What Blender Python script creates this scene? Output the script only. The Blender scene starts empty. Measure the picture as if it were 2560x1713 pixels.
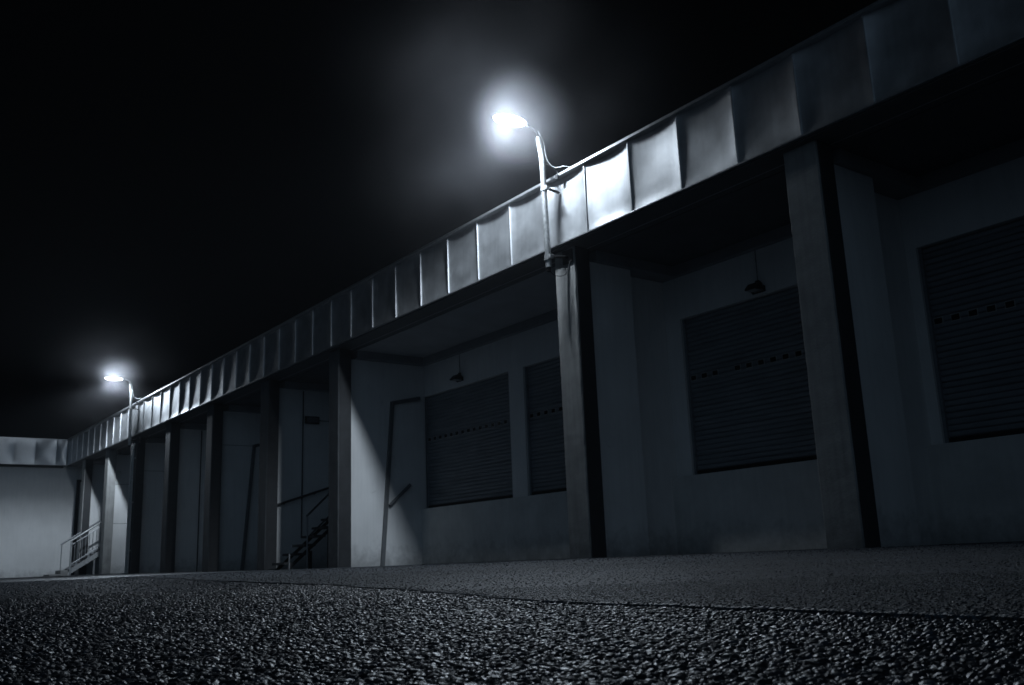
import bpy, bmesh, math, random
from mathutils import Vector, Matrix
random.seed(7)
sc = bpy.context.scene
COL = sc.collection

# ------------------------------------------------------------------ camera
def look(yaw, pitch, roll):
    f = Vector((-math.sin(yaw)*math.cos(pitch), math.cos(yaw)*math.cos(pitch), math.sin(pitch)))
    r = Vector((math.cos(yaw), math.sin(yaw), 0)); u = r.cross(f)
    c, s = math.cos(roll), math.sin(roll)
    return c*r+s*u, -s*r+c*u, f
cam = bpy.data.cameras.new('camera'); cam.lens = 33.04; cam.sensor_width = 36
cam.clip_start = 0.02; cam.clip_end = 600
camo = bpy.data.objects.new('camera', cam); COL.objects.link(camo)
r_, u_, f_ = look(.9238, .2271, -.0394)
M = Matrix((r_, u_, -f_)).transposed().to_4x4(); M.translation = Vector((0, 0, .0279))
camo.matrix_world = M
cam.dof.use_dof = True; cam.dof.focus_distance = 2.2; cam.dof.aperture_fstop = 16
sc.camera = camo

# ------------------------------------------------------------------ world: night sky, town glow low behind the yard
W = bpy.data.worlds.new('World'); sc.world = W; W.use_nodes = True
nt = W.node_tree; nt.nodes.clear()
out = nt.nodes.new('ShaderNodeOutputWorld'); bg = nt.nodes.new('ShaderNodeBackground')
tc = nt.nodes.new('ShaderNodeTexCoord'); dot = nt.nodes.new('ShaderNodeVectorMath'); dot.operation = 'DOT_PRODUCT'
dot.inputs[1].default_value = Vector((.78, -.60, -.12)).normalized()
mr = nt.nodes.new('ShaderNodeMapRange'); mr.interpolation_type = 'SMOOTHSTEP'
mr.inputs['From Min'].default_value = .15; mr.inputs['From Max'].default_value = 1.0
mr.inputs['To Min'].default_value = .0003; mr.inputs['To Max'].default_value = .116
nt.links.new(tc.outputs['Generated'], dot.inputs[0]); nt.links.new(dot.outputs['Value'], mr.inputs['Value'])
nt.links.new(mr.outputs['Result'], bg.inputs['Strength']); bg.inputs['Color'].default_value = (.46, .70, 1.0, 1)
nt.links.new(bg.outputs[0], out.inputs[0])

sc.view_settings.view_transform = 'Standard'; sc.view_settings.look = 'None'
sc.view_settings.exposure = 0; sc.view_settings.gamma = 1
sc.render.engine = 'CYCLES'
cy = sc.cycles
cy.use_denoising = True; cy.max_bounces = 6; cy.diffuse_bounces = 4; cy.glossy_bounces = 3
cy.volume_bounces = 0; cy.sample_clamp_indirect = 3; cy.caustics_reflective = False; cy.caustics_refractive = False

# ------------------------------------------------------------------ helpers
def tag(o, label=None, cat=None, group=None, kind=None):
    if label: o['label'] = label
    if cat: o['category'] = cat
    if group: o['group'] = group
    if kind: o['kind'] = kind
    return o
def thing(name, label, cat, loc=(0, 0, 0), group=None):
    o = bpy.data.objects.new(name, None); COL.objects.link(o); o.location = loc; o.empty_display_size = .2
    return tag(o, label, cat, group)
def obj(name, bm, mat, parent=None, smooth=False):
    me = bpy.data.meshes.new(name)
    bmesh.ops.recalc_face_normals(bm, faces=bm.faces[:])
    bm.to_mesh(me); bm.free(); me.materials.append(mat)
    if smooth:
        for p in me.polygons: p.use_smooth = True
        try: me.set_sharp_from_angle(angle=math.radians(40))
        except Exception: pass
    o = bpy.data.objects.new(name, me); COL.objects.link(o)
    if parent:
        o.parent = parent
        # meshes are written in world coordinates: shift them into the parent's frame
        w = parent_loc(parent); me.transform(Matrix.Translation(-w))
    return o
def parent_loc(p):
    w = Vector((0, 0, 0))
    while p: w += p.location; p = p.parent
    return w
def NB(): return bmesh.new()
def box(bm, a, b, bev=0.0):
    t = bmesh.new()
    c = [(a[i]+b[i])/2 for i in range(3)]; s = [abs(b[i]-a[i]) for i in range(3)]
    bmesh.ops.create_cube(t, size=1, matrix=Matrix.Translation(c) @ Matrix.Diagonal((*s, 1)))
    if bev: bmesh.ops.bevel(t, geom=t.edges[:], offset=bev, segments=2, affect='EDGES', profile=.6)
    merge(bm, t)
def merge(bm, t):
    me = bpy.data.meshes.new('tmp'); t.to_mesh(me); t.free(); bm.from_mesh(me); bpy.data.meshes.remove(me)
def tube(bm, pts, rad, n=10, caps=True):
    pts = [Vector(p) for p in pts]; rs = rad if isinstance(rad, (list, tuple)) else [rad]*len(pts)
    rings = []; prev = None
    for i, p in enumerate(pts):
        d = (pts[min(i+1, len(pts)-1)] - pts[max(i-1, 0)]).normalized()
        if prev is None:
            prev = d.orthogonal().normalized()
        prev = (prev - d*prev.dot(d)).normalized(); q = d.cross(prev)
        rings.append([bm.verts.new(p + rs[i]*(math.cos(2*math.pi*k/n)*prev + math.sin(2*math.pi*k/n)*q)) for k in range(n)])
    for a, b in zip(rings, rings[1:]):
        for k in range(n): bm.faces.new((a[k], a[(k+1) % n], b[(k+1) % n], b[k]))
    if caps: bm.faces.new(rings[0][::-1]); bm.faces.new(rings[-1])
def prism(bm, poly, y0, y1, axis='y'):
    """polygon in (x,z) extruded along y, or (y,z) along x"""
    mk = (lambda a, b, t: (a, t, b)) if axis == 'y' else (lambda a, b, t: (t, a, b))
    A = [bm.verts.new(mk(a, b, y0)) for a, b in poly]; B = [bm.verts.new(mk(a, b, y1)) for a, b in poly]
    bm.faces.new(A); bm.faces.new(B[::-1]); n = len(poly)
    for i in range(n): bm.faces.new((A[i], B[i], B[(i+1) % n], A[(i+1) % n]))
def smooth_path(ctrl, n=8):
    P = [Vector(c) for c in ctrl]; P = [2*P[0]-P[1]] + P + [2*P[-1]-P[-2]]; o = []
    for i in range(1, len(P)-2):
        for k in range(n):
            t = k/n
            o.append(.5*((2*P[i]) + (-P[i-1]+P[i+1])*t + (2*P[i-1]-5*P[i]+4*P[i+1]-P[i+2])*t*t + (-P[i-1]+3*P[i]-3*P[i+1]+P[i+2])*t**3))
    o.append(P[-2]); return o

# ------------------------------------------------------------------ materials
def mat(name, col, rough=.7, metal=0, mottle=.15, mscale=3, bump=0.0, bscale=60, streak=0, spec=.5, col2=None, sscale=(9, 9, .5), dirt=0):
    m = bpy.data.materials.new(name); m.use_nodes = True; n = m.node_tree; L = n.links
    b = n.nodes['Principled BSDF']; b.inputs['Roughness'].default_value = rough; b.inputs['Metallic'].default_value = metal
    b.inputs['Specular IOR Level'].default_value = spec
    tcn = n.nodes.new('ShaderNodeTexCoord')
    ns = n.nodes.new('ShaderNodeTexNoise'); ns.inputs['Scale'].default_value = mscale; ns.inputs['Detail'].default_value = 8; ns.inputs['Roughness'].default_value = .62
    geo = n.nodes.new('ShaderNodeNewGeometry'); L.new(geo.outputs['Position'], ns.inputs['Vector'])
    mix = n.nodes.new('ShaderNodeMix'); mix.data_type = 'RGBA'
    lo = [c*(1-mottle) for c in col]; hi = [min(1, c*(1+mottle)) for c in col]
    if col2: lo = col2
    mix.inputs['A'].default_value = (*lo, 1); mix.inputs['B'].default_value = (*hi, 1)
    rmp = n.nodes.new('ShaderNodeMapRange'); rmp.inputs['From Min'].default_value = .3; rmp.inputs['From Max'].default_value = .7
    L.new(ns.outputs['Fac'], rmp.inputs['Value']); L.new(rmp.outputs[0], mix.inputs['Factor'])
    last = mix.outputs['Result']
    if streak:
        mp = n.nodes.new('ShaderNodeMapping'); mp.inputs['Scale'].default_value = sscale; L.new(geo.outputs['Position'], mp.inputs['Vector'])
        s2 = n.nodes.new('ShaderNodeTexNoise'); s2.inputs['Scale'].default_value = 1.6; s2.inputs['Detail'].default_value = 6; L.new(mp.outputs[0], s2.inputs['Vector'])
        r2 = n.nodes.new('ShaderNodeMapRange'); r2.inputs['From Min'].default_value = .45; r2.inputs['From Max'].default_value = .75
        r2.inputs['To Min'].default_value = 1; r2.inputs['To Max'].default_value = 1-streak; L.new(s2.outputs['Fac'], r2.inputs['Value'])
        mm = n.nodes.new('ShaderNodeMix'); mm.data_type = 'RGBA'; mm.blend_type = 'MULTIPLY'; mm.inputs['Factor'].default_value = 1
        L.new(last, mm.inputs['A']); L.new(r2.outputs[0], mm.inputs['B']); last = mm.outputs['Result']
    if dirt:
        sz = n.nodes.new('ShaderNodeSeparateXYZ'); L.new(geo.outputs['Position'], sz.inputs[0])
        dn = n.nodes.new('ShaderNodeTexNoise'); dn.inputs['Scale'].default_value = 5; dn.inputs['Detail'].default_value = 7; dn.inputs['Roughness'].default_value = .7; L.new(geo.outputs['Position'], dn.inputs['Vector'])
        da = n.nodes.new('ShaderNodeMath'); da.operation = 'MULTIPLY_ADD'; da.inputs[1].default_value = -1.1; L.new(dn.outputs['Fac'], da.inputs[0]); L.new(sz.outputs['Z'], da.inputs[2])
        dr = n.nodes.new('ShaderNodeMapRange'); dr.inputs['From Min'].default_value = -.62; dr.inputs['From Max'].default_value = -.10; dr.inputs['To Min'].default_value = 1-dirt; dr.inputs['To Max'].default_value = 1; L.new(da.outputs[0], dr.inputs['Value'])
        dm = n.nodes.new('ShaderNodeMix'); dm.data_type = 'RGBA'; dm.blend_type = 'MULTIPLY'; dm.inputs['Factor'].default_value = 1; L.new(last, dm.inputs['A']); L.new(dr.outputs[0], dm.inputs['B']); last = dm.outputs['Result']
        # scattered scuffs
        sn = n.nodes.new('ShaderNodeTexNoise'); sn.inputs['Scale'].default_value = 2.3; sn.inputs['Detail'].default_value = 10; sn.inputs['Roughness'].default_value = .78; sn.inputs['Distortion'].default_value = 1.2; L.new(geo.outputs['Position'], sn.inputs['Vector'])
        sr = n.nodes.new('ShaderNodeMapRange'); sr.inputs['From Min'].default_value = .62; sr.inputs['From Max'].default_value = .70; sr.inputs['To Min'].default_value = 1; sr.inputs['To Max'].default_value = .72; L.new(sn.outputs['Fac'], sr.inputs['Value'])
        s3 = n.nodes.new('ShaderNodeMix'); s3.data_type = 'RGBA'; s3.blend_type = 'MULTIPLY'; s3.inputs['Factor'].default_value = 1; L.new(last, s3.inputs['A']); L.new(sr.outputs[0], s3.inputs['B']); last = s3.outputs['Result']
    L.new(last, b.inputs['Base Color'])
    rr = n.nodes.new('ShaderNodeMapRange'); rr.inputs['To Min'].default_value = max(.05, rough-.1); rr.inputs['To Max'].default_value = min(1, rough+.1)
    L.new(ns.outputs['Fac'], rr.inputs['Value']); L.new(rr.outputs[0], b.inputs['Roughness'])
    if bump:
        nb = n.nodes.new('ShaderNodeTexNoise'); nb.inputs['Scale'].default_value = bscale; nb.inputs['Detail'].default_value = 6; L.new(geo.outputs['Position'], nb.inputs['Vector'])
        bp = n.nodes.new('ShaderNodeBump'); bp.inputs['Strength'].default_value = 1; bp.inputs['Distance'].default_value = bump
        L.new(nb.outputs['Fac'], bp.inputs['Height']); L.new(bp.outputs[0], b.inputs['Normal'])
    return m
M_plaster = mat('white_plaster', (.78, .78, .77), .85, mottle=.07, mscale=1.2, bump=.002, bscale=90, streak=.06, dirt=.45)
M_plaster2 = mat('dock_plaster', (.66, .66, .64), .85, mottle=.14, mscale=1.6, bump=.003, bscale=60, streak=.07, dirt=.45)
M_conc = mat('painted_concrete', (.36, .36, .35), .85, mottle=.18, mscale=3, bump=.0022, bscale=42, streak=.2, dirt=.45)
M_conc2 = mat('dark_concrete', (.085, .09, .095), .85, mottle=.2, mscale=3, bump=.002, bscale=42, streak=.2, dirt=.45)  # darker tone for the columns from the wide bay leftwards
M_dark = mat('dark_steel_paint', (.035, .037, .04), .55, mottle=.2, mscale=6)
M_beam = mat('grey_beam_paint', (.10, .105, .11), .6, mottle=.2, mscale=3)
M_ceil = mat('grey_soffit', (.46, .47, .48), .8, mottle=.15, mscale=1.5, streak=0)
M_band = mat('grey_ring_beam', (.26, .27, .28), .7, mottle=.15, mscale=2)
M_zinc = mat('zinc_sheet', (.60, .61, .62), .47, metal=.88, mottle=.18, mscale=2.6, bump=.0015, bscale=7, streak=.10)
M_zinc2 = mat('smoother_zinc_sheet', (.55, .56, .57), .36, metal=.85, mottle=.12, mscale=2.6)
M_coping = mat('zinc_coping', (.55, .56, .57), .35, metal=.8, mottle=.15, mscale=14)
M_shut = mat('shutter_grey', (.23, .25, .27), .6, metal=.1, mottle=.15, mscale=1.5, streak=.3, sscale=(.5, .5, 8))
M_window = mat('dark_glazing', (.004, .004, .004), .25, mottle=0)
M_rubber = mat('black_rubber', (.01, .01, .01), .7, mottle=.1)
M_galv = mat('galvanised_pole', (.52, .53, .53), .45, metal=.5, mottle=.25, mscale=18, bump=.002, bscale=60)
M_rail = mat('galvanised_rail', (.30, .31, .32), .45, metal=.4, mottle=.2, mscale=12)
M_black = mat('black_paint', (.015, .015, .016), .5, mottle=.2, mscale=9)
M_white = mat('pale_cable', (.6, .6, .6), .5, mottle=.1)
M_strip = mat('grey_pipe_paint', (.13, .135, .14), .6, mottle=.15, mscale=5)

# ------------------------------------------------------------------ measured layout (metres; x along the facade, y into the building)
YF = 8.850           # fascia seams
YC = 8.968; CD = .296; CW = .455
YL = YC+CD           # lintel / wing front
YB = 11.22; YD = 11.10
ZB, ZT = 4.683, 5.752
ZC = 4.47; ZS = 1.21
XE = -43.59
XQ, XP, XO = -6.353, -10.69, -18.576
colx = [XQ+4.34, XQ, XP, XO, -22.46, -26.40, -30.20, -33.95, -37.60, -41.25]
X1 = 6.0

def gz(x, y):
    """height of the yard: nearly level, a few centimetres lower where the photographer's camera lies, rising a touch to the far corner"""
    d = math.hypot(x, y)
    def ss(a, b, t):
        t = max(0, min(1, (t-a)/(b-a))); return t*t*(3-2*t)
    z = -.072 + .070*ss(2.5, 11.0, d)
    z += .10*ss(20, 42, -x)
    return z

# ------------------------------------------------------------------ ground
def asphalt(name, base, rough, vscale, bumpd, fine, dark=.45):
    m = bpy.data.materials.new(name); m.use_nodes = True; n = m.node_tree; L = n.links
    b = n.nodes['Principled BSDF']; geo = n.nodes.new('ShaderNodeNewGeometry')
    v = n.nodes.new('ShaderNodeTexVoronoi'); v.inputs['Scale'].default_value = vscale; L.new(geo.outputs['Position'], v.inputs['Vector'])
    v2 = n.nodes.new('ShaderNodeTexVoronoi'); v2.inputs['Scale'].default_value = vscale*2.3; L.new(geo.outputs['Position'], v2.inputs['Vector'])
    big = n.nodes.new('ShaderNodeTexNoise'); big.inputs['Scale'].default_value = 1.1; big.inputs['Detail'].default_value = 9; big.inputs['Roughness'].default_value = .65; L.new(geo.outputs['Position'], big.inputs['Vector'])
    sep = n.nodes.new('ShaderNodeSeparateColor'); L.new(v.outputs['Color'], sep.inputs[0])
    cr = n.nodes.new('ShaderNodeValToRGB'); L.new(sep.outputs[0], cr.inputs[0])
    e = cr.color_ramp.elements; e[0].position = 0; e[0].color = tuple(c*dark for c in base)+(1,); e[1].position = 1; e[1].color = tuple(c*2.0 for c in base)+(1,)
    x = cr.color_ramp.elements.new(.6); x.color = (*base, 1)
    mr = n.nodes.new('ShaderNodeMapRange'); mr.inputs['From Min'].default_value = .3; mr.inputs['From Max'].default_value = .7; mr.inputs['To Min'].default_value = .6; mr.inputs['To Max'].default_value = 1.3
    L.new(big.outputs['Fac'], mr.inputs['Value'])
    mm = n.nodes.new('ShaderNodeMix'); mm.data_type = 'RGBA'; mm.blend_type = 'MULTIPLY'; mm.inputs['Factor'].default_value = 1
    L.new(cr.outputs[0], mm.inputs['A']); L.new(mr.outputs[0], mm.inputs['B']); L.new(mm.outputs['Result'], b.inputs['Base Color'])
    b.inputs['Roughness'].default_value = rough
    ad = n.nodes.new('ShaderNodeMath'); ad.operation = 'MULTIPLY_ADD'; ad.inputs[1].default_value = -.6
    L.new(v2.outputs['Distance'], ad.inputs[0])
    ng = n.nodes.new('ShaderNodeMath'); ng.operation = 'MULTIPLY'; ng.inputs[1].default_value = -1; L.new(v.outputs['Distance'], ng.inputs[0])
    L.new(ng.outputs[0], ad.inputs[2])
    bp = n.nodes.new('ShaderNodeBump'); bp.inputs['Distance'].default_value = bumpd; bp.inputs['Strength'].default_value = 1
    L.new(ad.outputs[0], bp.inputs['Height']); L.new(bp.outputs[0], b.inputs['Normal'])
    return m
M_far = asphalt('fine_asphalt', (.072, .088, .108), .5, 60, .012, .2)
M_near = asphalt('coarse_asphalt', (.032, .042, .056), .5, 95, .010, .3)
def sheet(name, m, xs, ys, dz=0, keep=None):
    bm = NB(); V = {}
    for i, x in enumerate(xs):
        for j, y in enumerate(ys): V[i, j] = bm.verts.new((x, y, gz(x, y)+dz))
    for i in range(len(xs)-1):
        for j in range(len(ys)-1):
            if keep and not keep((xs[i]+xs[i+1])/2, (ys[j]+ys[j+1])/2): continue
            bm.faces.new((V[i, j], V[i+1, j], V[i+1, j+1], V[i, j+1]))
    o = obj(name, bm, m, smooth=True); return o
def spaced(lo, hi, c, s0, g):
    r = [c]; s = s0
    while r[-1] < hi: r.append(r[-1]+s); s *= g
    l = [c]; s = s0
    while l[-1] > lo: l.append(l[-1]-s); s *= g
    return sorted(set(l[1:]+r))
xs = spaced(-140, 90, -.8, .12, 1.06); ys = spaced(-90, 90, 1.2, .10, 1.06)
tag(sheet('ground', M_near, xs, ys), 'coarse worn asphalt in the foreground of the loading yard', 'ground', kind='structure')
# older, coarser asphalt in the foreground: ends in a ragged step
EDGE = [(-60, 12.5), (-30.5, 6.77), (-11.94, 3.09), (-6.84, 2.32), (-4.28, 2.07), (-2.98, 1.78), (-2.05, 1.48), (-1.56, 1.34), (-1.06, 1.297), (-.88, 1.261), (-.59, 1.21), (1, 1.0), (8, .4), (60, -6)]
def edge_y(x):
    for (x0, y0), (x1, y1) in zip(EDGE, EDGE[1:]):
        if x0 <= x <= x1:
            y = y0+(y1-y0)*(x-x0)/(x1-x0)
            w = min(1, .16+abs(x)*.07)
            return y + w*(.030*math.sin(x*7.3)+.018*math.sin(x*19+1)+.01*math.sin(x*47))
    return EDGE[0][1] if x < EDGE[0][0] else EDGE[-1][1]
bm = NB(); prev = None
ex = spaced(-58, 40, -.9, .02, 1.035)
offs = [0, .003, .012, .05, .15, .35, .7, 1.3, 2.4, 4, 6, 8.5, 12]
for x in ex:
    ye = edge_y(x); row = []
    for k, o_ in enumerate(offs):
        z = gz(x, ye+o_) + (.0005 if k == 0 else .006 if k == 1 else .0085)
        row.append(bm.verts.new((x, ye+o_, z)))
    if prev:
        for a in range(len(row)-1): bm.faces.new((prev[a], row[a], row[a+1], prev[a+1]))
    prev = row
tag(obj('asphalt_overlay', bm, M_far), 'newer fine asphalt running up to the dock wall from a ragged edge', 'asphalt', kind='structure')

# loose and exposed aggregate of the coarse asphalt
def gravel():
    rnd = random.Random(3); verts = []; sizes = []
    def put(x, y, s):
        verts.append((x, y, gz(x, y) - s*.05)); sizes.append(s)
    # jittered grid, dense near the place the photo was taken from, sparser outwards
    def field(x0, x1, y0, y1, step, smin, smax, rmin, rmax, pr):
        nx = int((x1-x0)/step); ny = int((y1-y0)/step)
        for i in range(nx):
            for j in range(ny):
                x = x0+(i+rnd.random())*step; y = y0+(j+rnd.random())*step
                d = math.hypot(x, y)
                if d < rmin or d >= rmax or y > edge_y(x)-.006 or rnd.random() > pr: continue
                put(x, y, smin+(smax-smin)*rnd.random()**2)
    field(-2.2, 1.2, -.8, 1.9, .0074, .0024, .0078, 0, 2.0, .95)
    field(-5.0, 2.4, -1.5, 2.6, .013, .0045, .0085, 2.0, 5.0, .9)
    field(-12.0, 3.0, -2.0, 4.0, .05, .005, .0085, 5.0, 12.0, .8)
    far = True
    def field2(x0, x1, y0, y1, step, smin, smax, rmin, rmax):
        for i in range(int((x1-x0)/step)):
            for j in range(int((y1-y0)/step)):
                x = x0+(i+rnd.random())*step; y = y0+(j+rnd.random())*step
                d = math.hypot(x, y)
                if d < rmin or d >= rmax or y < edge_y(x)+.004 or rnd.random() > .85: continue
                s_ = smin+(smax-smin)*rnd.random()**3
                verts.append((x, y, gz(x, y)+.0085+s_*.1)); sizes.append(s_)
    field2(-4.5, 2.5, .8, 4.5, .0105, .0012, .0030, 0, 3.2)
    field2(-8.0, 3.5, 1.0, 8.0, .030, .0020, .0050, 3.2, 7.0)
    field2(-16.0, 5.0, 1.5, 11.0, .085, .004, .0085, 7.0, 14.0)
    field2(-14.0, 4.0, 1.5, 10.5, 1.1, .004, .009, 2.5, 15.0)
    me = bpy.data.meshes.new('gravel'); me.from_pydata(verts, [], [])
    at = me.attributes.new('size', 'FLOAT', 'POINT'); at.data.foreach_set('value', sizes)
    o = bpy.data.objects.new('gravel', me); COL.objects.link(o)
    # stone material
    m = bpy.data.materials.new('stones'); m.use_nodes = True; n = m.node_tree; L = n.links; b = n.nodes['Principled BSDF']
    a = n.nodes.new('ShaderNodeAttribute'); a.attribute_type = 'INSTANCER'; a.attribute_name = 'tone'
    cr = n.nodes.new('ShaderNodeValToRGB'); L.new(a.outputs['Fac'], cr.inputs[0])
    e = cr.color_ramp.elements; e[0].color = (.018, .024, .033, 1); e[1].color = (.075, .095, .125, 1); e.new(.6).color = (.022, .028, .037, 1); e.new(.9).color = (.040, .051, .066, 1)
    geo = n.nodes.new('ShaderNodeNewGeometry'); ns = n.nodes.new('ShaderNodeTexNoise'); ns.inputs['Scale'].default_value = 500; ns.inputs['Detail'].default_value = 3; L.new(geo.outputs['Position'], ns.inputs['Vector'])
    bp = n.nodes.new('ShaderNodeBump'); bp.inputs['Distance'].default_value = .0004; L.new(ns.outputs['Fac'], bp.inputs['Height']); L.new(bp.outputs[0], b.inputs['Normal'])
    L.new(cr.outputs[0], b.inputs['Base Color'])
    ra = n.nodes.new('ShaderNodeMapRange'); ra.inputs['To Min'].default_value = .18; ra.inputs['To Max'].default_value = .5; L.new(ns.outputs['Fac'], ra.inputs['Value']); L.new(ra.outputs[0], b.inputs['Roughness'])
    me.materials.append(m)
    g = bpy.data.node_groups.new('scatter_stones', 'GeometryNodeTree')
    g.interface.new_socket('Geometry', in_out='INPUT', socket_type='NodeSocketGeometry'); g.interface.new_socket('Geometry', in_out='OUTPUT', socket_type='NodeSocketGeometry')
    N = g.nodes; K = g.links
    gi = N.new('NodeGroupInput'); go = N.new('NodeGroupOutput'); j = N.new('GeometryNodeJoinGeometry')
    for k in range(4):
        ico = N.new('GeometryNodeMeshIcoSphere'); ico.inputs['Radius'].default_value = 1; ico.inputs['Subdivisions'].default_value = 2
        sp = N.new('GeometryNodeSetPosition'); nz = N.new('ShaderNodeTexVoronoi'); nz.inputs['Scale'].default_value = .8
        nz.feature = 'F1'
        ps = N.new('GeometryNodeInputPosition'); ad = N.new('ShaderNodeVectorMath'); ad.operation = 'ADD'; ad.inputs[1].default_value = (k*7.3, k*3.1, k*1.7)
        K.new(ps.outputs[0], ad.inputs[0]); K.new(ad.outputs[0], nz.inputs['Vector'])
        sb = N.new('ShaderNodeMath'); sb.operation = 'MULTIPLY_ADD'; sb.inputs[1].default_value = -.42; sb.inputs[2].default_value = .22; K.new(nz.outputs['Distance'], sb.inputs[0])
        sc_ = N.new('ShaderNodeVectorMath'); sc_.operation = 'SCALE'; K.new(ps.outputs[0], sc_.inputs[0]); K.new(sb.outputs[0], sc_.inputs['Scale'])
        K.new(ico.outputs['Mesh'], sp.inputs['Geometry']); K.new(sc_.outputs[0], sp.inputs['Offset'])
        sm = N.new('GeometryNodeSetMaterial'); sm.inputs['Material'].default_value = m; K.new(sp.outputs[0], sm.inputs['Geometry'])
        g2i = N.new('GeometryNodeGeometryToInstance'); K.new(sm.outputs[0], g2i.inputs[0]); K.new(g2i.outputs[0], j.inputs[0])
    iop = N.new('GeometryNodeInstanceOnPoints'); iop.inputs['Pick Instance'].default_value = True
    K.new(gi.outputs[0], iop.inputs['Points']); K.new(j.outputs[0], iop.inputs['Instance'])
    rr = N.new('FunctionNodeRandomValue'); rr.data_type = 'FLOAT_VECTOR'; rr.inputs[0].default_value = (-.35, -.35, 0); rr.inputs[1].default_value = (.35, .35, 6.28)
    K.new(rr.outputs[0], iop.inputs['Rotation'])
    rs = N.new('FunctionNodeRandomValue'); rs.data_type = 'FLOAT_VECTOR'; rs.inputs[0].default_value = (.85, .6, .40); rs.inputs[1].default_value = (1.35, 1.0, .75)
    na = N.new('GeometryNodeInputNamedAttribute'); na.data_type = 'FLOAT'; na.inputs['Name'].default_value = 'size'
    ms = N.new('ShaderNodeVectorMath'); ms.operation = 'SCALE'; K.new(rs.outputs[0], ms.inputs[0]); K.new(na.outputs['Attribute'], ms.inputs['Scale']); K.new(ms.outputs[0], iop.inputs['Scale'])
    st = N.new('GeometryNodeStoreNamedAttribute'); st.data_type = 'FLOAT'; st.domain = 'INSTANCE'; st.inputs['Name'].default_value = 'tone'
    rt = N.new('FunctionNodeRandomValue'); rt.data_type = 'FLOAT'; K.new(rt.outputs[1], st.inputs['Value'])
    K.new(iop.outputs[0], st.inputs['Geometry']); K.new(st.outputs[0], go.inputs[0])
    md = o.modifiers.new('scatter', 'NODES'); md.node_group = g
    tag(o, 'small worn stones standing proud of the coarse foreground asphalt', 'gravel', kind='stuff')
gravel()

# ------------------------------------------------------------------ the warehouse
WH = thing('warehouse', 'long pale warehouse with columned loading bays under a zinc parapet', 'warehouse', (XP, YC, 0))
# parapet panels, concave between the seams
PW = .9421; PX0 = -9.755
def panel(x0, x1, y0, z0, z1, parent, rnd, along='x', sgn=1, name='fascia_panel'):
    nx, nz = 14, 14; dep = rnd.uniform(.048, .068); bot = rnd.uniform(.25, .5); sk = rnd.uniform(-.12, .12)
    bm = NB(); V = []
    for i in range(nx+1):
        t = i/nx; row = []
        for j in range(nz+1):
            s = j/nz
            tt = min(1, max(0, t+sk*t*(1-t)))
            d = dep*(4*tt*(1-tt))**.8 * ((bot+(1-bot)*s**.7) * min(1, s*9+.15) if along == 'x' else .55*(4*s*(1-s))**1.0)
            d += .004*math.sin(t*7+x0*3)*math.sin(s*6+x0)
            u = x0+(x1-x0)*t; z = z0+(z1-z0)*s
            row.append(bm.verts.new((u, y0+d, z) if along == 'x' else (y0-d, u, z)))
        V.append(row)
    for i in range(nx):
        for j in range(nz): bm.faces.new((V[i][j], V[i+1][j], V[i+1][j+1], V[i][j+1]))
    o = obj(name, bm, M_zinc if along == 'x' else M_zinc2, parent, smooth=True)
    sb = NB()
    if along == 'x': box(sb, (x1-.009, y0-.014, z0+.002), (x1+.009, y0+.02, z1-.002), .002)
    else: box(sb, (y0-.02, x1-.009, z0+.002), (y0+.014, x1+.009, z1-.002), .002)
    obj('standing_seam', sb, M_zinc, o)
    return o
rnd = random.Random(11)
k = -36
while True:
    a = PX0+k*PW
    if a > X1: break
    x0 = max(a, XE+.002)
    if a+PW > XE+.1: panel(x0, a+PW, YF, ZB, ZT, WH, rnd)
    k += 1
XF1 = PX0+k*PW
bm = NB(); box(bm, (XE-.05, YF-.055, ZT-.004), (XF1, YF+.34, ZT+.040), .006); obj('coping', bm, M_coping, WH)
bm = NB(); box(bm, (XE+.0, YF-.034, ZB-.022), (XF1, YF+.06, ZB), .003); obj('drip_edge', bm, M_coping, WH)
bm = NB(); box(bm, (XE+.05, YF+.085, ZB-.02), (XF1, YF+.11, ZT-.006)); box(bm, (XE+.05, YF+.1101, ZB+.05), (XF1, YF+.33, ZT-.006)); obj('parapet_core', bm, M_beam, WH)
# band under the fascia (joins it to the columns)
bm = NB(); box(bm, (XE+.06, YF+.02, ZB-.045), (XF1, YL-.014, ZB-.024)); obj('fascia_soffit', bm, M_beam, WH)
# lintel behind the columns, its ring beam, the ceiling and roof
bm = NB(); box(bm, (XE+.07, YL, ZB-.035), (X1, YL+.16, ZT-.1)); obj('lintel', bm, M_beam, WH)
bm = NB(); box(bm, (XE+.07, YL-.012, ZB-.045), (X1, YL-.001, ZB+.02), .003); obj('lintel_lip', bm, M_plaster, WH)
bm = NB(); box(bm, (XE+.07, YF+.302, ZT-.06), (X1, 30, ZT-.02)); obj('roof', bm, M_dark, WH)
M_ceil2 = mat('shaded_soffit', (.10, .105, .115), .8, mottle=.2, mscale=1.5)  # shade of the dimmer bays put into their ceiling colour
cuts = [XE+.08] + sorted(colx)[1:] + [X1]
for a_, b_ in zip(cuts, cuts[1:]):
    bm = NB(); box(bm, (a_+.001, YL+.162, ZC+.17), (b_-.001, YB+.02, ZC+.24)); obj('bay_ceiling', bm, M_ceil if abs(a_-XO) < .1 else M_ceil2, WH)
bm = NB(); box(bm, (XE+.08, YB-.12, ZC), (X1, YB-.001, ZC+.169)); obj('rear_beam', bm, M_band, WH)
for x in colx[:9]:
    b_ = NB(); box(b_, (x-.02, YL+.163, ZC), (x+.46, YB-.121, ZC+.168)); obj('cross_beam', b_, M_band, WH)

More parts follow.
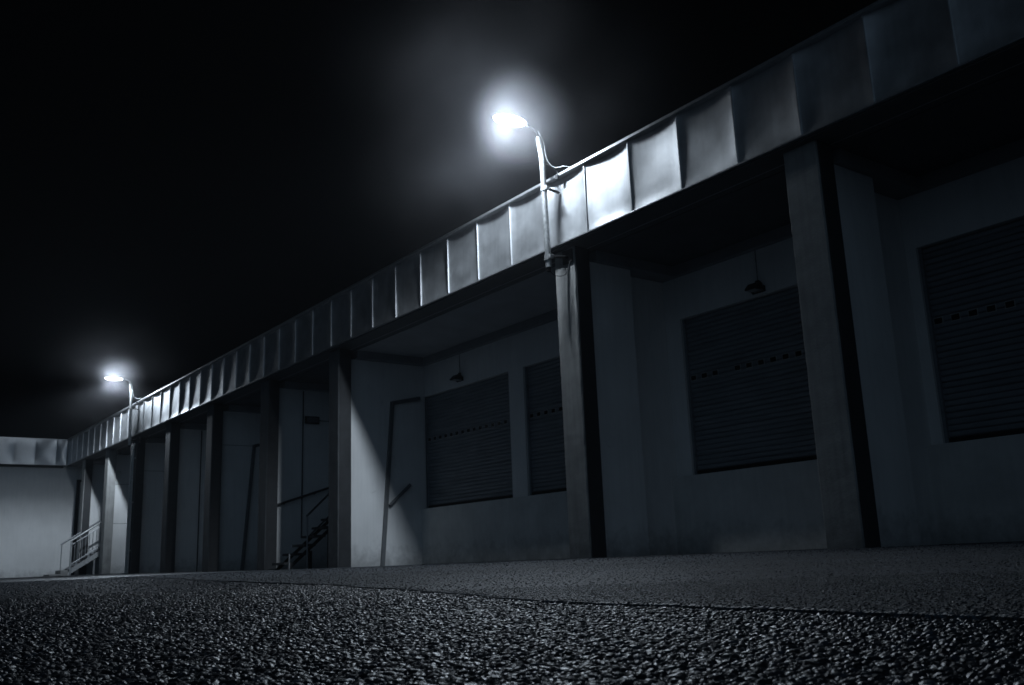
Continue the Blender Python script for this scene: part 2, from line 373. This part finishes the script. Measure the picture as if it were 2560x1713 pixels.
# columns
def column(x, i):
    n = 30; rr = random.Random(i*5+1)
    bm = NB()
    zt_ = ZB-.052
    # front casing: rough concrete with a chipped right edge
    rows = []
    H = 60
    for j in range(H+1):
        z = -.25 + (zt_+.25)*j/H
        e = .006*math.sin(z*9+i)+rr.uniform(-.004, .004)
        rows.append([(x+rr.uniform(-.003, .003), YL-.002), (x+rr.uniform(-.003, .003), YC+.006), (x+.01, YC+rr.uniform(-.001, .001)), (x+CW*.5, YC+rr.uniform(-.001, .001)), (x+CW-.012, YC+rr.uniform(-.001, .001)), (x+CW+min(0, e), YC+.010+abs(e)*.6), (x+CW-.004, YC+.07), (x+CW-.004, YL-.002)])
        rows[-1] = [bm.verts.new((a, b, z)) for a, b in rows[-1]]
    for a, b in zip(rows, rows[1:]):
        for q in range(7): bm.faces.new((a[q], a[q+1], b[q+1], b[q]))
        bm.faces.new((a[7], a[0], b[0], b[7]))
    bm.faces.new(rows[-1])
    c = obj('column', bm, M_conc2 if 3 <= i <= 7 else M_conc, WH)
    if i == 8: return
    # dark steel guide plate on the flank facing the bay entrance
    p = NB(); box(p, (x+CW-.002, YC+.030, -.2), (x+CW+.012, YL+.003, zt_-.004), .002)
    box(p, (x-.012, YC+.030, -.2), (x+.002-.001, YL-.003, zt_-.004), .002)
    obj('side_plate', p, M_dark, c)
for i, x in enumerate(colx): column(x, i)

# wing walls between the bays
def wing(x, split, i):
    bm = NB()
    zt_ = ZC-.001
    if split:
        box(bm, (x-.05, YL+.001, -.25), (x+.37, 10.22, zt_), .006)
        box(bm, (x-.05, 10.221, -.25), (x+.10, YB, zt_))
    else:
        box(bm, (x-.05, YL+.001, -.25), (x+.30, YB, zt_), .006)
    w_ = obj('wing_wall', bm, M_plaster, WH)
    if i in (5, 7, 8):
        for zj in ((3.50,) if i != 8 else (3.35, 1.9)):
            j_ = NB(); box(j_, (x+.300, YL+.02, zj), (x+.3035, YB-.01, zj+.012)); obj('panel_joint', j_, M_beam, w_)
for i, x in enumerate(colx): wing(x, i in (0, 1, 2), i)
# painted joint line on two wing walls
# rear wall with shutter openings
SH = [(XO+.248, 3.31), (-14.53, 3.31), (-10.26, 3.31), (-6.105, 3.31), (-1.9, 3.31)]
z0, z1 = 1.2155, 3.7608
bm = NB(); xa = XE+.1
for x, w in sorted(SH):
    box(bm, (xa, YB, ZS-.12), (x, YB+.3, ZC+.3)); box(bm, (x, YB, z1), (x+w, YB+.3, ZC+.3)); xa = x+w
box(bm, (xa, YB, ZS-.12), (X1, YB+.3, ZC+.3))
obj('rear_wall', bm, M_plaster, WH)
bm = NB(); box(bm, (XE+.1, YD, -.25), (X1, YB-.001, ZS), .012); box(bm, (XE+.1, YB-.0008, -.25), (X1, YB+.35, ZS-.121))
obj('dock_plinth', bm, M_plaster2, WH)
bm = NB(); box(bm, (XE+.1, YD-.025, -.2), (X1, YD-.001, .012)); obj('foot_joint', bm, M_rubber, WH)
M_reveal = mat('reveal_paint', (.45, .45, .44), .7, mottle=.1, mscale=5)
def shutter(x, w, i):
    yb = YB+.09; rr = random.Random(40+i)
    # slats: curved profile swept along x
    bm = NB(); ph = .077; n = int((z1-z0-.07)/ph)+1; prof = []
    for s in range(n):
        zz = z0+.07+s*ph
        for t, d in ((0, .019), (.06, .016), (.14, .002), (.3, -.004), (.6, -.006), (.85, -.001), (.96, .006)):
            z = zz+t*ph
            if z < z1-.002: prof.append((z, yb+d+rr.uniform(-.0015, .0015)))
    A = [bm.verts.new((x+.03, y, z)) for z, y in prof]; B = [bm.verts.new((x+w-.03, y, z)) for z, y in prof]
    for q in range(len(prof)-1): bm.faces.new((A[q], B[q], B[q+1], A[q+1]))
    s = obj('roller_shutter', bm, M_shut, WH)
    for side in (0, 1):
        g = NB(); xx = x if side == 0 else x+w-.045
        box(g, (xx+.001, yb-.045, z0), (xx+.044, yb+.03, z1-.002), .003); obj('guide_rail', g, M_reveal if side else M_shut, s)
    g = NB(); box(g, (x+.046, yb-.03, z0), (x+w-.046, yb+.02, z0+.068), .004); obj('bottom_bar', g, M_rubber, s)
    # row of small glazed slots
    cnt = int((w-.12)/.225); x_ = x+.12
    while x_ < x+w-.1:
        skip = (i == 2 and abs(x_-(x+.12+.225*3)) < .1)
        if not skip:
            hz = 2.768
            f = NB(); box(f, (x_-.062, yb-.010, hz-.046), (x_+.062, yb-.0075, hz+.046)); fr = obj('window_frame', f, M_reveal, s)
            p = NB(); box(p, (x_-.052, yb-.0145, hz-.036), (x_+.052, yb-.0105, hz+.036), .001); obj('window_pane', p, M_window, fr)
        x_ += .225
for i, (x, w) in enumerate(SH): shutter(x, w, i)
# slab and back of the building, so that it stands as a volume
bm = NB(); box(bm, (XE-.3, 29.7, -.2), (X1, 30, ZT-.07)); obj('gable_wall', bm, M_plaster, WH)
bm = NB(); box(bm, (X1-.3, YL+.2, -.2), (X1-.001, 29.69, ZT-.07)); obj('gable_wall', bm, M_plaster, WH)

# floodlights over the shutters
def flood(x, z, label):
    y = YB
    t = thing('floodlight', label, 'floodlight', (x, y, z), 'unlit floodlights over the shutters')
    bm = NB()  # housing: wedge, glass facing down and out
    prism(bm, [(y-0.024, z+0.048), (y-0.064, z+0.088), (y-0.128, z+0.072), (y-0.224, z-0.024), (y-0.208, z-0.04), (y-0.048, z-0.04)], x-0.096, x+0.096, 'x')
    obj('housing', bm, M_black, t)
    bm = NB(); box(bm, (x-0.08, y-0.2, z-0.048), (x+0.08, y-0.064, z-0.0404), .003); obj('glass', bm, M_reveal, t)
    bm = NB(); box(bm, (x-0.12, y-0.048, z-0.048), (x-0.0984, y-.0011, z+0.024), .003); box(bm, (x+0.0984, y-0.048, z-0.048), (x+0.12, y-.0011, z+0.024), .003); box(bm, (x-0.12, y-0.016, z-0.064), (x+0.12, y-.0012, z-0.0488), .003); obj('bracket', bm, M_black, t)
    bm = NB(); box(bm, (x-0.032, y-0.04, z+0.0896), (x+0.032, y-.0011, z+0.128), .006); obj('junction_box', bm, M_black, t)
    bm = NB(); tube(bm, [(x, y-.012, z+.128), (x+.005, y-.012, ZC-.002)], .005, 6); obj('cable', bm, M_strip, t)
flood(-16.77, 3.92, 'black floodlight above the first of two shutters in the wide bay')
flood(-8.63, 3.86, 'black floodlight above the shutter right of the lit column')

# bent pipes fixed to the wing walls
def bent_pipe(x, pts, label):
    bm = NB(); P = [(x+.04, y, z) for y, z in pts]
    for a, b in zip(P, P[1:]):
        a = Vector(a); b = Vector(b); d = (b-a).normalized(); nrm = Vector((1, 0, 0)); s = d.cross(nrm)*.042
        vs = []
        for e in (a-d*(.0 if a != Vector(P[0]) else 0), b+d*.03):
            for o_ in (-s-nrm*.038, s-nrm*.038, s+nrm*.02, -s+nrm*.02): vs.append(bm.verts.new(e+o_))
        for f in ((0, 1, 2, 3), (7, 6, 5, 4), (0, 4, 5, 1), (1, 5, 6, 2), (2, 6, 7, 3), (3, 7, 4, 0)): bm.faces.new([vs[q] for q in f])
    o = obj('guard_bar', bm, M_strip); tag(o, label, 'guard bar', 'bent grey bars fixed to the bay side walls'); return o
bent_pipe(XO+.30, [(10.08, .0), (10.36, 3.55), (11.05, 3.70)], 'bent grey bar on the side wall whose lower front is lit by the near lamp')
bent_pipe(-26.40+.30, [(9.98, .03), (10.25, 3.50), (10.42, 3.55)], 'dark bent bar on a far bay side wall, second bay left of the open stair')
bm = NB(); tube(bm, [(XO+.36, 10.25, 1.28), (XO+.36, 10.78, 1.74)], .035, 8); tube(bm, [(XO+.30, 10.33, 1.35), (XO+.36, 10.33, 1.35)], .012, 6); tube(bm, [(XO+.30, 10.68, 1.65), (XO+.36, 10.68, 1.65)], .012, 6)
tag(obj('handrail', bm, M_strip, smooth=True), 'short sloping handrail behind the bent bar on the lit side wall', 'handrail')

# wall light, cable and handrail in the stair bay
xw = -22.46+.30
t = thing('bulkhead_light', 'unlit oval bulkhead light high on the side wall above the open stair', 'wall light', (xw, 10.24, 3.70))
bm = NB(); box(bm, (xw+.001, 10.02, 3.60), (xw+.05, 10.42, 3.80), .02); obj('back_plate', bm, M_black, t)
bm = NB(); box(bm, (xw+.051, 10.06, 3.63), (xw+.10, 10.38, 3.77), .022); obj('lens', bm, M_strip, t, smooth=True)
bm = NB(); tube(bm, [(xw+.012, 9.98, 4.44), (xw+.012, 9.97, .75)], .016, 6); tag(obj('conduit', bm, M_dark), 'thin dark conduit running down beside the bulkhead light', 'conduit')
bm = NB(); tube(bm, [(xw+.012, 10.43, 3.70), (xw+.012, 11.1, 3.70)], .010, 6); obj('cable', bm, M_dark, t)
bm = NB(); tube(bm, [(xw+.09, 9.12, 1.50), (xw+.09, 10.9, 2.06)], .028, 8)
for yy, zz in ((9.5, 1.60), (10.3, 1.85)): tube(bm, [(xw, yy, zz-.03), (xw+.09, yy, zz)], .01, 6)
tag(obj('handrail', bm, M_dark, smooth=True), 'dark wall handrail rising above the open stair', 'handrail')
# thin conduits on the far wing walls
for x, lab in ((-30.20, 'thin dark conduit down the side wall two bays from the stair'),):
    xx = x+.30; bm = NB(); tube(bm, [(xx+.014, 10.0, 4.44), (xx+.014, 10.0, .05)], .018, 6); tag(obj('conduit', bm, M_dark), lab, 'conduit')

# open steel stair
def open_stair():
    x0, y0 = -21.35, 8.95
    t = thing('steel_stair', 'dark open-tread steel stair behind the dark column', 'stair', (-21.6, 9.3, 0))
    xa, xb = -21.75, -21.05; dy, dz = .248, .205; n = 7
    for s in range(n):
        y = 9.06+s*dy; z = .17+s*dz
        b = NB(); box(b, (xa, y, z-.055), (xb, y+.29, z), .004); obj('tread', b, M_dark, t)
    for xx in (xa+.08, xb-.02):
        b = NB(); a0 = (8.98, .0); prism(b, [(9.08, .0), (9.20, .0), (9.06+n*dy+.1, .17+n*dz-.16), (9.06+n*dy+.1, .17+n*dz-.06)], xx-.008, xx+.008, 'x'); obj('stringer', b, M_black, t)
    xr = xb+.01
    b = NB(); tube(b, [(xr, 9.62, 0.0), (xr, 9.62, 1.26)], .022, 8); obj('post', b, M_rail, t, True)
    b = NB(); tube(b, [(xr, 9.18, 0.0), (xr, 9.18, .36)], .018, 8); obj('post', b, M_rail, t, True)
    b = NB(); tube(b, [(xr, 9.60, 1.22), (xr, 10.9, 2.42)], .024, 8); obj('rail', b, M_dark, t, True)
    b = NB(); tube(b, [(xr, 9.62, .72), (xr, 10.9, 1.86)], .020, 8); obj('rail', b, M_dark, t, True)
    b = NB(); box(b, (xb-.02, 9.66, 0), (xb+.03, 9.74, .42), .004); obj('support_leg', b, M_black, t)
    b = NB(); box(b, (xb-.02, 10.15, 0), (xb+.03, 10.22, .85), .004); obj('support_leg', b, M_black, t)
open_stair()

# far stair with balusters
def far_stair():
    t = thing('balustrade_stair', 'grey stair with a baluster railing in the far left corner', 'stair', (-40.3, 8.9, .1))
    ya, yb_ = 8.47, 10.0; k_ = .64; zs0 = .24
    def zz(y): return zs0+(y-ya)*k_
    for x, m in ((-39.9, M_galv), (-40.85, M_rail)):
        y0_ = ya if x > -40.5 else 8.32
        b = NB(); prism(b, [(y0_, zz(y0_)-.10), (y0_, zz(y0_)+.10), (yb_, zz(yb_)+.10), (yb_, zz(yb_)-.10)], x-.02, x+.02, 'x'); obj('stringer', b, m, t)
        b = NB(); tube(b, [(x, y0_-.04, zz(y0_)+1.14), (x, 9.62, zz(9.62)+1.19), (x, 9.90, zz(9.64)+1.22), (x, 10.0, zz(9.64)+1.20)], .034, 8); obj('handrail', b, m, t, True)
        b = NB(); tube(b, [(x, y0_, .08), (x, y0_, zz(y0_)+1.14)], .035 if x > -40.5 else .018, 8); obj('newel_post', b, m, t, True)
    x = -39.9
    b = NB(); tube(b, [(x, ya, zz(ya)+1.00), (x, yb_, zz(yb_)+1.00)], .015, 6); obj('mid_rail', b, M_rail, t)
    b = NB(); tube(b, [(x, ya, zz(ya)+.26), (x, yb_, zz(yb_)+.26)], .02, 6); obj('mid_rail', b, M_rail, t)
    for q in range(1, 12):
        y = ya+(yb_-ya)*q/12
        b = NB(); tube(b, [(x, y, zz(y)+.26), (x, y, zz(y)+1.00)], .016, 6); obj('baluster', b, M_rail, t)
    for q in range(7):
        y = ya+(yb_-ya)*q/7
        b = NB(); box(b, (-40.829, y+.02, zz(y)+.05), (-39.921, y+.27, zz(y)+.09), .004); obj('tread', b, M_dark, t)
    b = NB(); box(b, (-39.95, 9.30, .05), (-39.88, 9.36, zz(9.3)-.101)); obj('support_leg', b, M_rail, t)
    b = NB(); box(b, (-40.84, 10.001, .95), (-39.88, YD-.001, 1.10), .004); obj('landing', b, M_dark, t)
far_stair()
b = NB(); box(b, (-40.95, 7.75, .02), (-39.95, 8.15, .16), .02); box(b, (-40.9, 8.151, .02), (-39.95, 8.42, .30), .02)
tag(obj('concrete_step', b, M_conc), 'low stepped concrete block at the foot of the far stair', 'step')

# rainwater pipes on the far lamp's column
for dx, lab in ((.17, 'left of two bright thin rainwater pipes on the column under the far lamp'), (.40, 'right of two bright thin rainwater pipes on the column under the far lamp')):
    x = colx[7]+dx
    b = NB(); tube(b, [(x, YC-.06, .05), (x, YC-.06, 4.35), (x, YC-.03, 4.42)], .035, 8)
    for z in (.8, 2.4, 3.9): box(b, (x-.06, YC-.03, z), (x+.06, YC+.001, z+.04))
    tag(obj('rainwater_pipe', b, M_galv, smooth=True), lab, 'rainwater pipe', 'rainwater pipes')

# ------------------------------------------------------------------ the return building at the far left
EB = thing('end_building', 'plain pale building closing the yard at the far left', 'building', (XE, 6, 0))
bm = NB(); box(bm, (XE-14, -24, -.2), (XE-.16, YB+.3, ZC+.3)); 
obj('wall', bm, M_plaster, EB)
rnd = random.Random(5)
y = 8.649-.03
first = True
ys_ = [8.83, 8.41]
while ys_[-1] > -24: ys_.append(ys_[-1]-.81)
for a, b_ in zip(ys_, ys_[1:]): panel(a, b_, XE, ZB, ZT, EB, rnd, along='y')
bm = NB(); box(bm, (XE-.45, -24, ZB-.10), (XE-.08, YF-.1, ZT-.05)); obj('parapet_core', bm, M_beam, EB)
bm = NB(); box(bm, (XE-.4, -24, ZT-.003), (XE+.05, YF-.06, ZT+.036), .005); obj('coping', bm, M_coping, EB)
bm = NB(); box(bm, (XE-.155, -24, ZB-.04), (XE+.03, YF-.04, ZB-.001), .004); obj('drip_edge', bm, M_dark, EB)
bm = NB(); box(bm, (XE-.159, 9.33, .05), (XE-.12, 9.47, 4.1)); box(bm, (XE-.159, 9.471, 4.0), (XE-.12, 10.3, 4.1)); fr = obj('door_frame', bm, M_dark, EB)

# ------------------------------------------------------------------ lamps
def lamp_material(s):
    m = bpy.data.materials.new('lamp_lens'); m.use_nodes = True; n = m.node_tree; n.nodes.clear()
    o = n.nodes.new('ShaderNodeOutputMaterial'); e = n.nodes.new('ShaderNodeEmission'); e.inputs['Strength'].default_value = s; e.inputs['Color'].default_value = (.97, .99, 1, 1)
    n.links.new(e.outputs[0], o.inputs[0]); return m
M_lens = lamp_material(9)
def yard_lamp(x, label, power, wires, bulb, side, ground_side):
    t = thing('yard_lamp', label, 'yard lamp', (x, 8.63, 4.34), 'lit yard lamps on the parapet')
    yp = 8.625
    # bent pole
    b = NB(); path = [(x, yp+.02, 4.296), (x, yp+.01, 4.74), (x, yp, 5.36), (x, yp-.004, 5.82)] + smooth_path([(x, yp-.006, 5.98), (x-.006, yp-.010, 6.10), (x-.010, yp-.030, 6.24), (x-.012, yp-.055, 6.40)], 4)
    tube(b, path, [.047]*3+[.044]*(len(path)-4)+[.040], 14); obj('pole', b, M_galv, t, True)
    b = NB(); tube(b, smooth_path([(x-.012, yp-.056, 6.401), (x-.01, yp-.09, 6.47), (x-.004, yp-.16, 6.52), (x, yp-.27, 6.54)], 5), .018, 10); obj('arm', b, M_black, t, True)
    b = NB(); tube(b, [(x, yp+.02, 4.234), (x, yp+.02, 4.296)], [.034, .040], 12); obj('pole_cap', b, M_rubber, t, True)
    b = NB(); tube(b, [(x, yp-.002, 5.512), (x, yp-.002, 5.594)], .053, 14); tube(b, [(x, yp+.012, 4.409), (x, yp+.012, 4.492)], .054, 14)
    box(b, (x+.04, yp-.03, 5.522), (x+.10, yp+.03, 5.584), .004); box(b, (x+.04, yp-.02, 4.42), (x+.10, yp+.04, 4.481), .004)
    obj('clamp', b, M_galv, t)
    b = NB(); tube(b, [(x+.05, yp, 5.553), (x+.06, YF+.02, 5.522)], .022, 8); obj('bracket', b, M_black, t, True)
    b = NB(); tube(b, [(x+.05, yp+.01, 4.45), (x+.10, YC+.01, 4.492)], .024, 8); box(b, (x-.02, YC-.03, 4.389), (x+.2, YC-.001, 4.595), .006); obj('bracket', b, M_black, t, True)
    # head: flat shell with a shallow bowl of glass beneath
    yh = 8.02; zh = 6.53
    def ell(bm_, cz, a, bb, h, up):
        R, S = 6, 24; rings = []
        for i in range(R+1):
            f = i/R; rad = math.cos(f*math.pi/2)
            if i == R: rings.append([bm_.verts.new((x, yh, cz+up*h))]); continue
            rings.append([bm_.verts.new((x+a*rad*math.cos(2*math.pi*s/S), yh+bb*rad*math.sin(2*math.pi*s/S), cz+up*h*math.sin(f*math.pi/2))) for s in range(S)])
        for i in range(R-1):
            for s in range(S): bm_.faces.new((rings[i][s], rings[i][(s+1) % S], rings[i+1][(s+1) % S], rings[i+1][s]))
        for s in range(S): bm_.faces.new((rings[R-1][s], rings[R-1][(s+1) % S], rings[R][0]))
        bm_.faces.new(rings[0][::-1])
    b = NB(); ell(b, zh+.012, .10, .22, .05, 1); obj('housing', b, M_galv, t, True)
    b = NB(); ell(b, zh+.012, .16, .29, .06, -1); obj('lens', b, M_lens, t, True)
    # cable looping from the pole to the coping
    if wires:
        b = NB(); tube(b, smooth_path([(x+.03, yp-.09, 6.491), (x+.05, yp-.01, 6.305), (x+.06, yp+.04, 6.027), (x+.13, yp+.12, 5.893), (x+.28, YF-.02, 5.872), (x+.42, YF+.05, 5.802)], 6), .0030, 6); obj('cable', b, M_galv, t)
        b = NB(); tube(b, smooth_path([(x+.05, yp, 5.955), (x+.10, yp+.06, 5.914), (x+.14, YF-.06, 5.831), (x+.14, YF-.062, 5.769)], 6), .006, 6); box(b, (x+.11, YF-.085, 5.697), (x+.17, YF-.056, 5.769), .004); obj('cable', b, M_black, t)
        b = NB(); tube(b, smooth_path([(x+.0, yp+.02, 4.255), (x+.06, yp+.10, 4.162), (x+.14, yp+.22, 4.183), (x+.17, YC-.035, 4.399)], 6), .006, 6); obj('cable', b, M_black, t)
    # the light itself: street optics, thrown down and sideways, little towards the wall behind
    l = bpy.data.lights.new('lamp_light', 'POINT'); l.energy = power; l.shadow_soft_size = bulb; l.color = (.75, .87, 1)
    lo = bpy.data.objects.new('lamp_light', l); COL.objects.link(lo); lo.parent = t; lo.location = Vector((x, yh+.02, zh+.01))-parent_loc(t)
    l.use_nodes = True; n = l.node_tree; L = n.links; em = n.nodes['Emission']
    tcn = n.nodes.new('ShaderNodeTexCoord'); sp = n.nodes.new('ShaderNodeSeparateXYZ'); L.new(tcn.outputs['Normal'], sp.inputs[0])
    a = n.nodes.new('ShaderNodeMapRange'); a.interpolation_type = 'SMOOTHSTEP'; a.inputs['From Min'].default_value = .26; a.inputs['From Max'].default_value = .66; a.inputs['To Min'].default_value = 1; a.inputs['To Max'].default_value = BACK
    L.new(sp.outputs['Y'], a.inputs['Value'])
    dm = n.nodes.new('ShaderNodeMapRange'); dm.inputs['From Min'].default_value = -1; dm.inputs['From Max'].default_value = 1; L.new(sp.outputs['Z'], dm.inputs['Value'])
    d = n.nodes.new('ShaderNodeValToRGB'); L.new(dm.outputs[0], d.inputs[0]); el = d.color_ramp.elements
    el[0].position = 0; el[0].color = (.85, .85, .85, 1); el[1].position = 1; el[1].color = (UP, UP, UP, 1)
    for p_, v_ in ((.05, .85), (.22, 1), (.30, .78), (.33, .42), (.36, .13), (.40, .03), (.45, .008), (.56, .30), (.66, UP)): q_ = el.new(p_); q_.color = (v_, v_, v_, 1)
    q = n.nodes.new('ShaderNodeMapRange'); q.interpolation_type = 'SMOOTHSTEP'; q.inputs['From Min'].default_value = .2; q.inputs['From Max'].default_value = .75; q.inputs['To Min'].default_value = 1; q.inputs['To Max'].default_value = side
    L.new(sp.outputs['X'], q.inputs['Value'])
    g1 = n.nodes.new('ShaderNodeMapRange'); g1.interpolation_type = 'SMOOTHSTEP'; g1.inputs['From Min'].default_value = -.30; g1.inputs['From Max'].default_value = .08; L.new(sp.outputs['Y'], g1.inputs['Value'])
    g2 = n.nodes.new('ShaderNodeMix'); q3 = n.nodes.new('ShaderNodeMapRange'); q3.interpolation_type = 'SMOOTHSTEP'; q3.inputs['From Min'].default_value = 0; q3.inputs['From Max'].default_value = .75; q3.inputs['To Min'].default_value = 1; q3.inputs['To Max'].default_value = ground_side; L.new(sp.outputs['X'], q3.inputs['Value']); L.new(q3.outputs[0], g2.inputs['A']); L.new(g1.outputs[0], g2.inputs['Factor']); L.new(q.outputs[0], g2.inputs['B'])
    m2 = n.nodes.new('ShaderNodeMath'); m2.operation = 'MULTIPLY'; L.new(a.outputs[0], m2.inputs[0]); L.new(g2.outputs['Result'], m2.inputs[1])
    mu = n.nodes.new('ShaderNodeMath'); mu.operation = 'MULTIPLY'; L.new(m2.outputs[0], mu.inputs[0]); L.new(d.outputs[0], mu.inputs[1]); L.new(mu.outputs[0], em.inputs['Strength'])
BACK = .50; UP = .5
yard_lamp(-10.45, 'larger lit yard lamp glowing in mist on its pole above the bright parapet panels', 3100, True, .19, .07, .42)
yard_lamp(-33.10, 'smaller distant lit yard lamp on its pole near the far end', 5200, True, .13, .6, 1.0)

# ------------------------------------------------------------------ thin mist
bm = NB(); box(bm, (-141, -91, -1.3), (91, 91, 16))
hz = obj('haze', bm, M_plaster); hz.data.materials.clear()
m = bpy.data.materials.new('haze'); m.use_nodes = True; n = m.node_tree; n.nodes.clear()
o = n.nodes.new('ShaderNodeOutputMaterial'); v = n.nodes.new('ShaderNodeVolumePrincipled')
v.inputs['Density'].default_value = .0006; v.inputs['Color'].default_value = (.86, .92, 1, 1); v.inputs['Anisotropy'].default_value = .3
n.links.new(v.outputs[0], o.inputs['Volume']); hz.data.materials.append(m)
tag(hz, 'thin night mist hanging over the yard and round the lamps', 'haze', kind='stuff')

def mist(x, label, R, dens, seed, core):
    bm = NB(); bmesh.ops.create_icosphere(bm, subdivisions=3, radius=1); 
    for v_ in bm.verts: v_.co = Vector((v_.co.x*R*1.5, v_.co.y*R, v_.co.z*R*1.0))
    o_ = obj('mist', bm, M_plaster, smooth=True); o_.location = (x+.10, 8.20, 6.575); o_.data.materials.clear()
    m = bpy.data.materials.new('mist'); m.use_nodes = True; n = m.node_tree; n.nodes.clear(); L = n.links
    out_ = n.nodes.new('ShaderNodeOutputMaterial'); v_ = n.nodes.new('ShaderNodeVolumePrincipled'); L.new(v_.outputs[0], out_.inputs['Volume'])
    v_.inputs['Color'].default_value = (.93, .93, .98, 1); v_.inputs['Anisotropy'].default_value = 0
    tcn = n.nodes.new('ShaderNodeTexCoord'); ln = n.nodes.new('ShaderNodeVectorMath'); ln.operation = 'LENGTH'; L.new(tcn.outputs['Object'], ln.inputs[0])
    ns = n.nodes.new('ShaderNodeTexNoise'); ns.noise_dimensions = '3D'; ns.inputs['Scale'].default_value = .75; ns.inputs['Detail'].default_value = 3; ns.inputs['Distortion'].default_value = .9
    ad = n.nodes.new('ShaderNodeVectorMath'); ad.operation = 'ADD'; ad.inputs[1].default_value = (seed, seed*.7, 0); L.new(tcn.outputs['Object'], ad.inputs[0]); L.new(ad.outputs[0], ns.inputs['Vector'])
    f = n.nodes.new('ShaderNodeMapRange'); f.interpolation_type = 'SMOOTHERSTEP'; f.inputs['From Min'].default_value = 0; f.inputs['From Max'].default_value = R; f.inputs['To Min'].default_value = 1; f.inputs['To Max'].default_value = 0; L.new(ln.outputs['Value'], f.inputs['Value'])
    p = n.nodes.new('ShaderNodeMath'); p.operation = 'POWER'; p.inputs[1].default_value = 2.5; L.new(f.outputs[0], p.inputs[0])
    w = n.nodes.new('ShaderNodeMapRange'); w.inputs['From Min'].default_value = .38; w.inputs['From Max'].default_value = .68; w.inputs['To Min'].default_value = .45; w.inputs['To Max'].default_value = 1.6; L.new(ns.outputs['Fac'], w.inputs['Value'])
    mu = n.nodes.new('ShaderNodeMath'); mu.operation = 'MULTIPLY'; L.new(p.outputs[0], mu.inputs[0]); L.new(w.outputs[0], mu.inputs[1])
    fc = n.nodes.new('ShaderNodeMapRange'); fc.interpolation_type = 'SMOOTHERSTEP'; fc.inputs['From Min'].default_value = 0; fc.inputs['From Max'].default_value = 1.0; fc.inputs['To Min'].default_value = core; fc.inputs['To Max'].default_value = 0; L.new(ln.outputs['Value'], fc.inputs['Value'])  # dense core added to the mist to stand in for the lamp's bloom
    m3 = n.nodes.new('ShaderNodeMath'); m3.operation = 'MULTIPLY_ADD'; m3.inputs[1].default_value = dens; L.new(mu.outputs[0], m3.inputs[0]); L.new(fc.outputs[0], m3.inputs[2]); L.new(m3.outputs[0], v_.inputs['Density'])
    o_.data.materials.append(m); tag(o_, label, 'mist', kind='stuff')
mist(-10.45, 'wisps of mist round the near lamp, thickened at the centre to form its glow', 4.8, .017, 3.0, .38)
mist(-33.10, 'wisps of mist round the far lamp, thickened at the centre to form its glow', 4.0, .010, 9.0, .15)
cy.volume_step_rate = 3; cy.volume_max_steps = 128
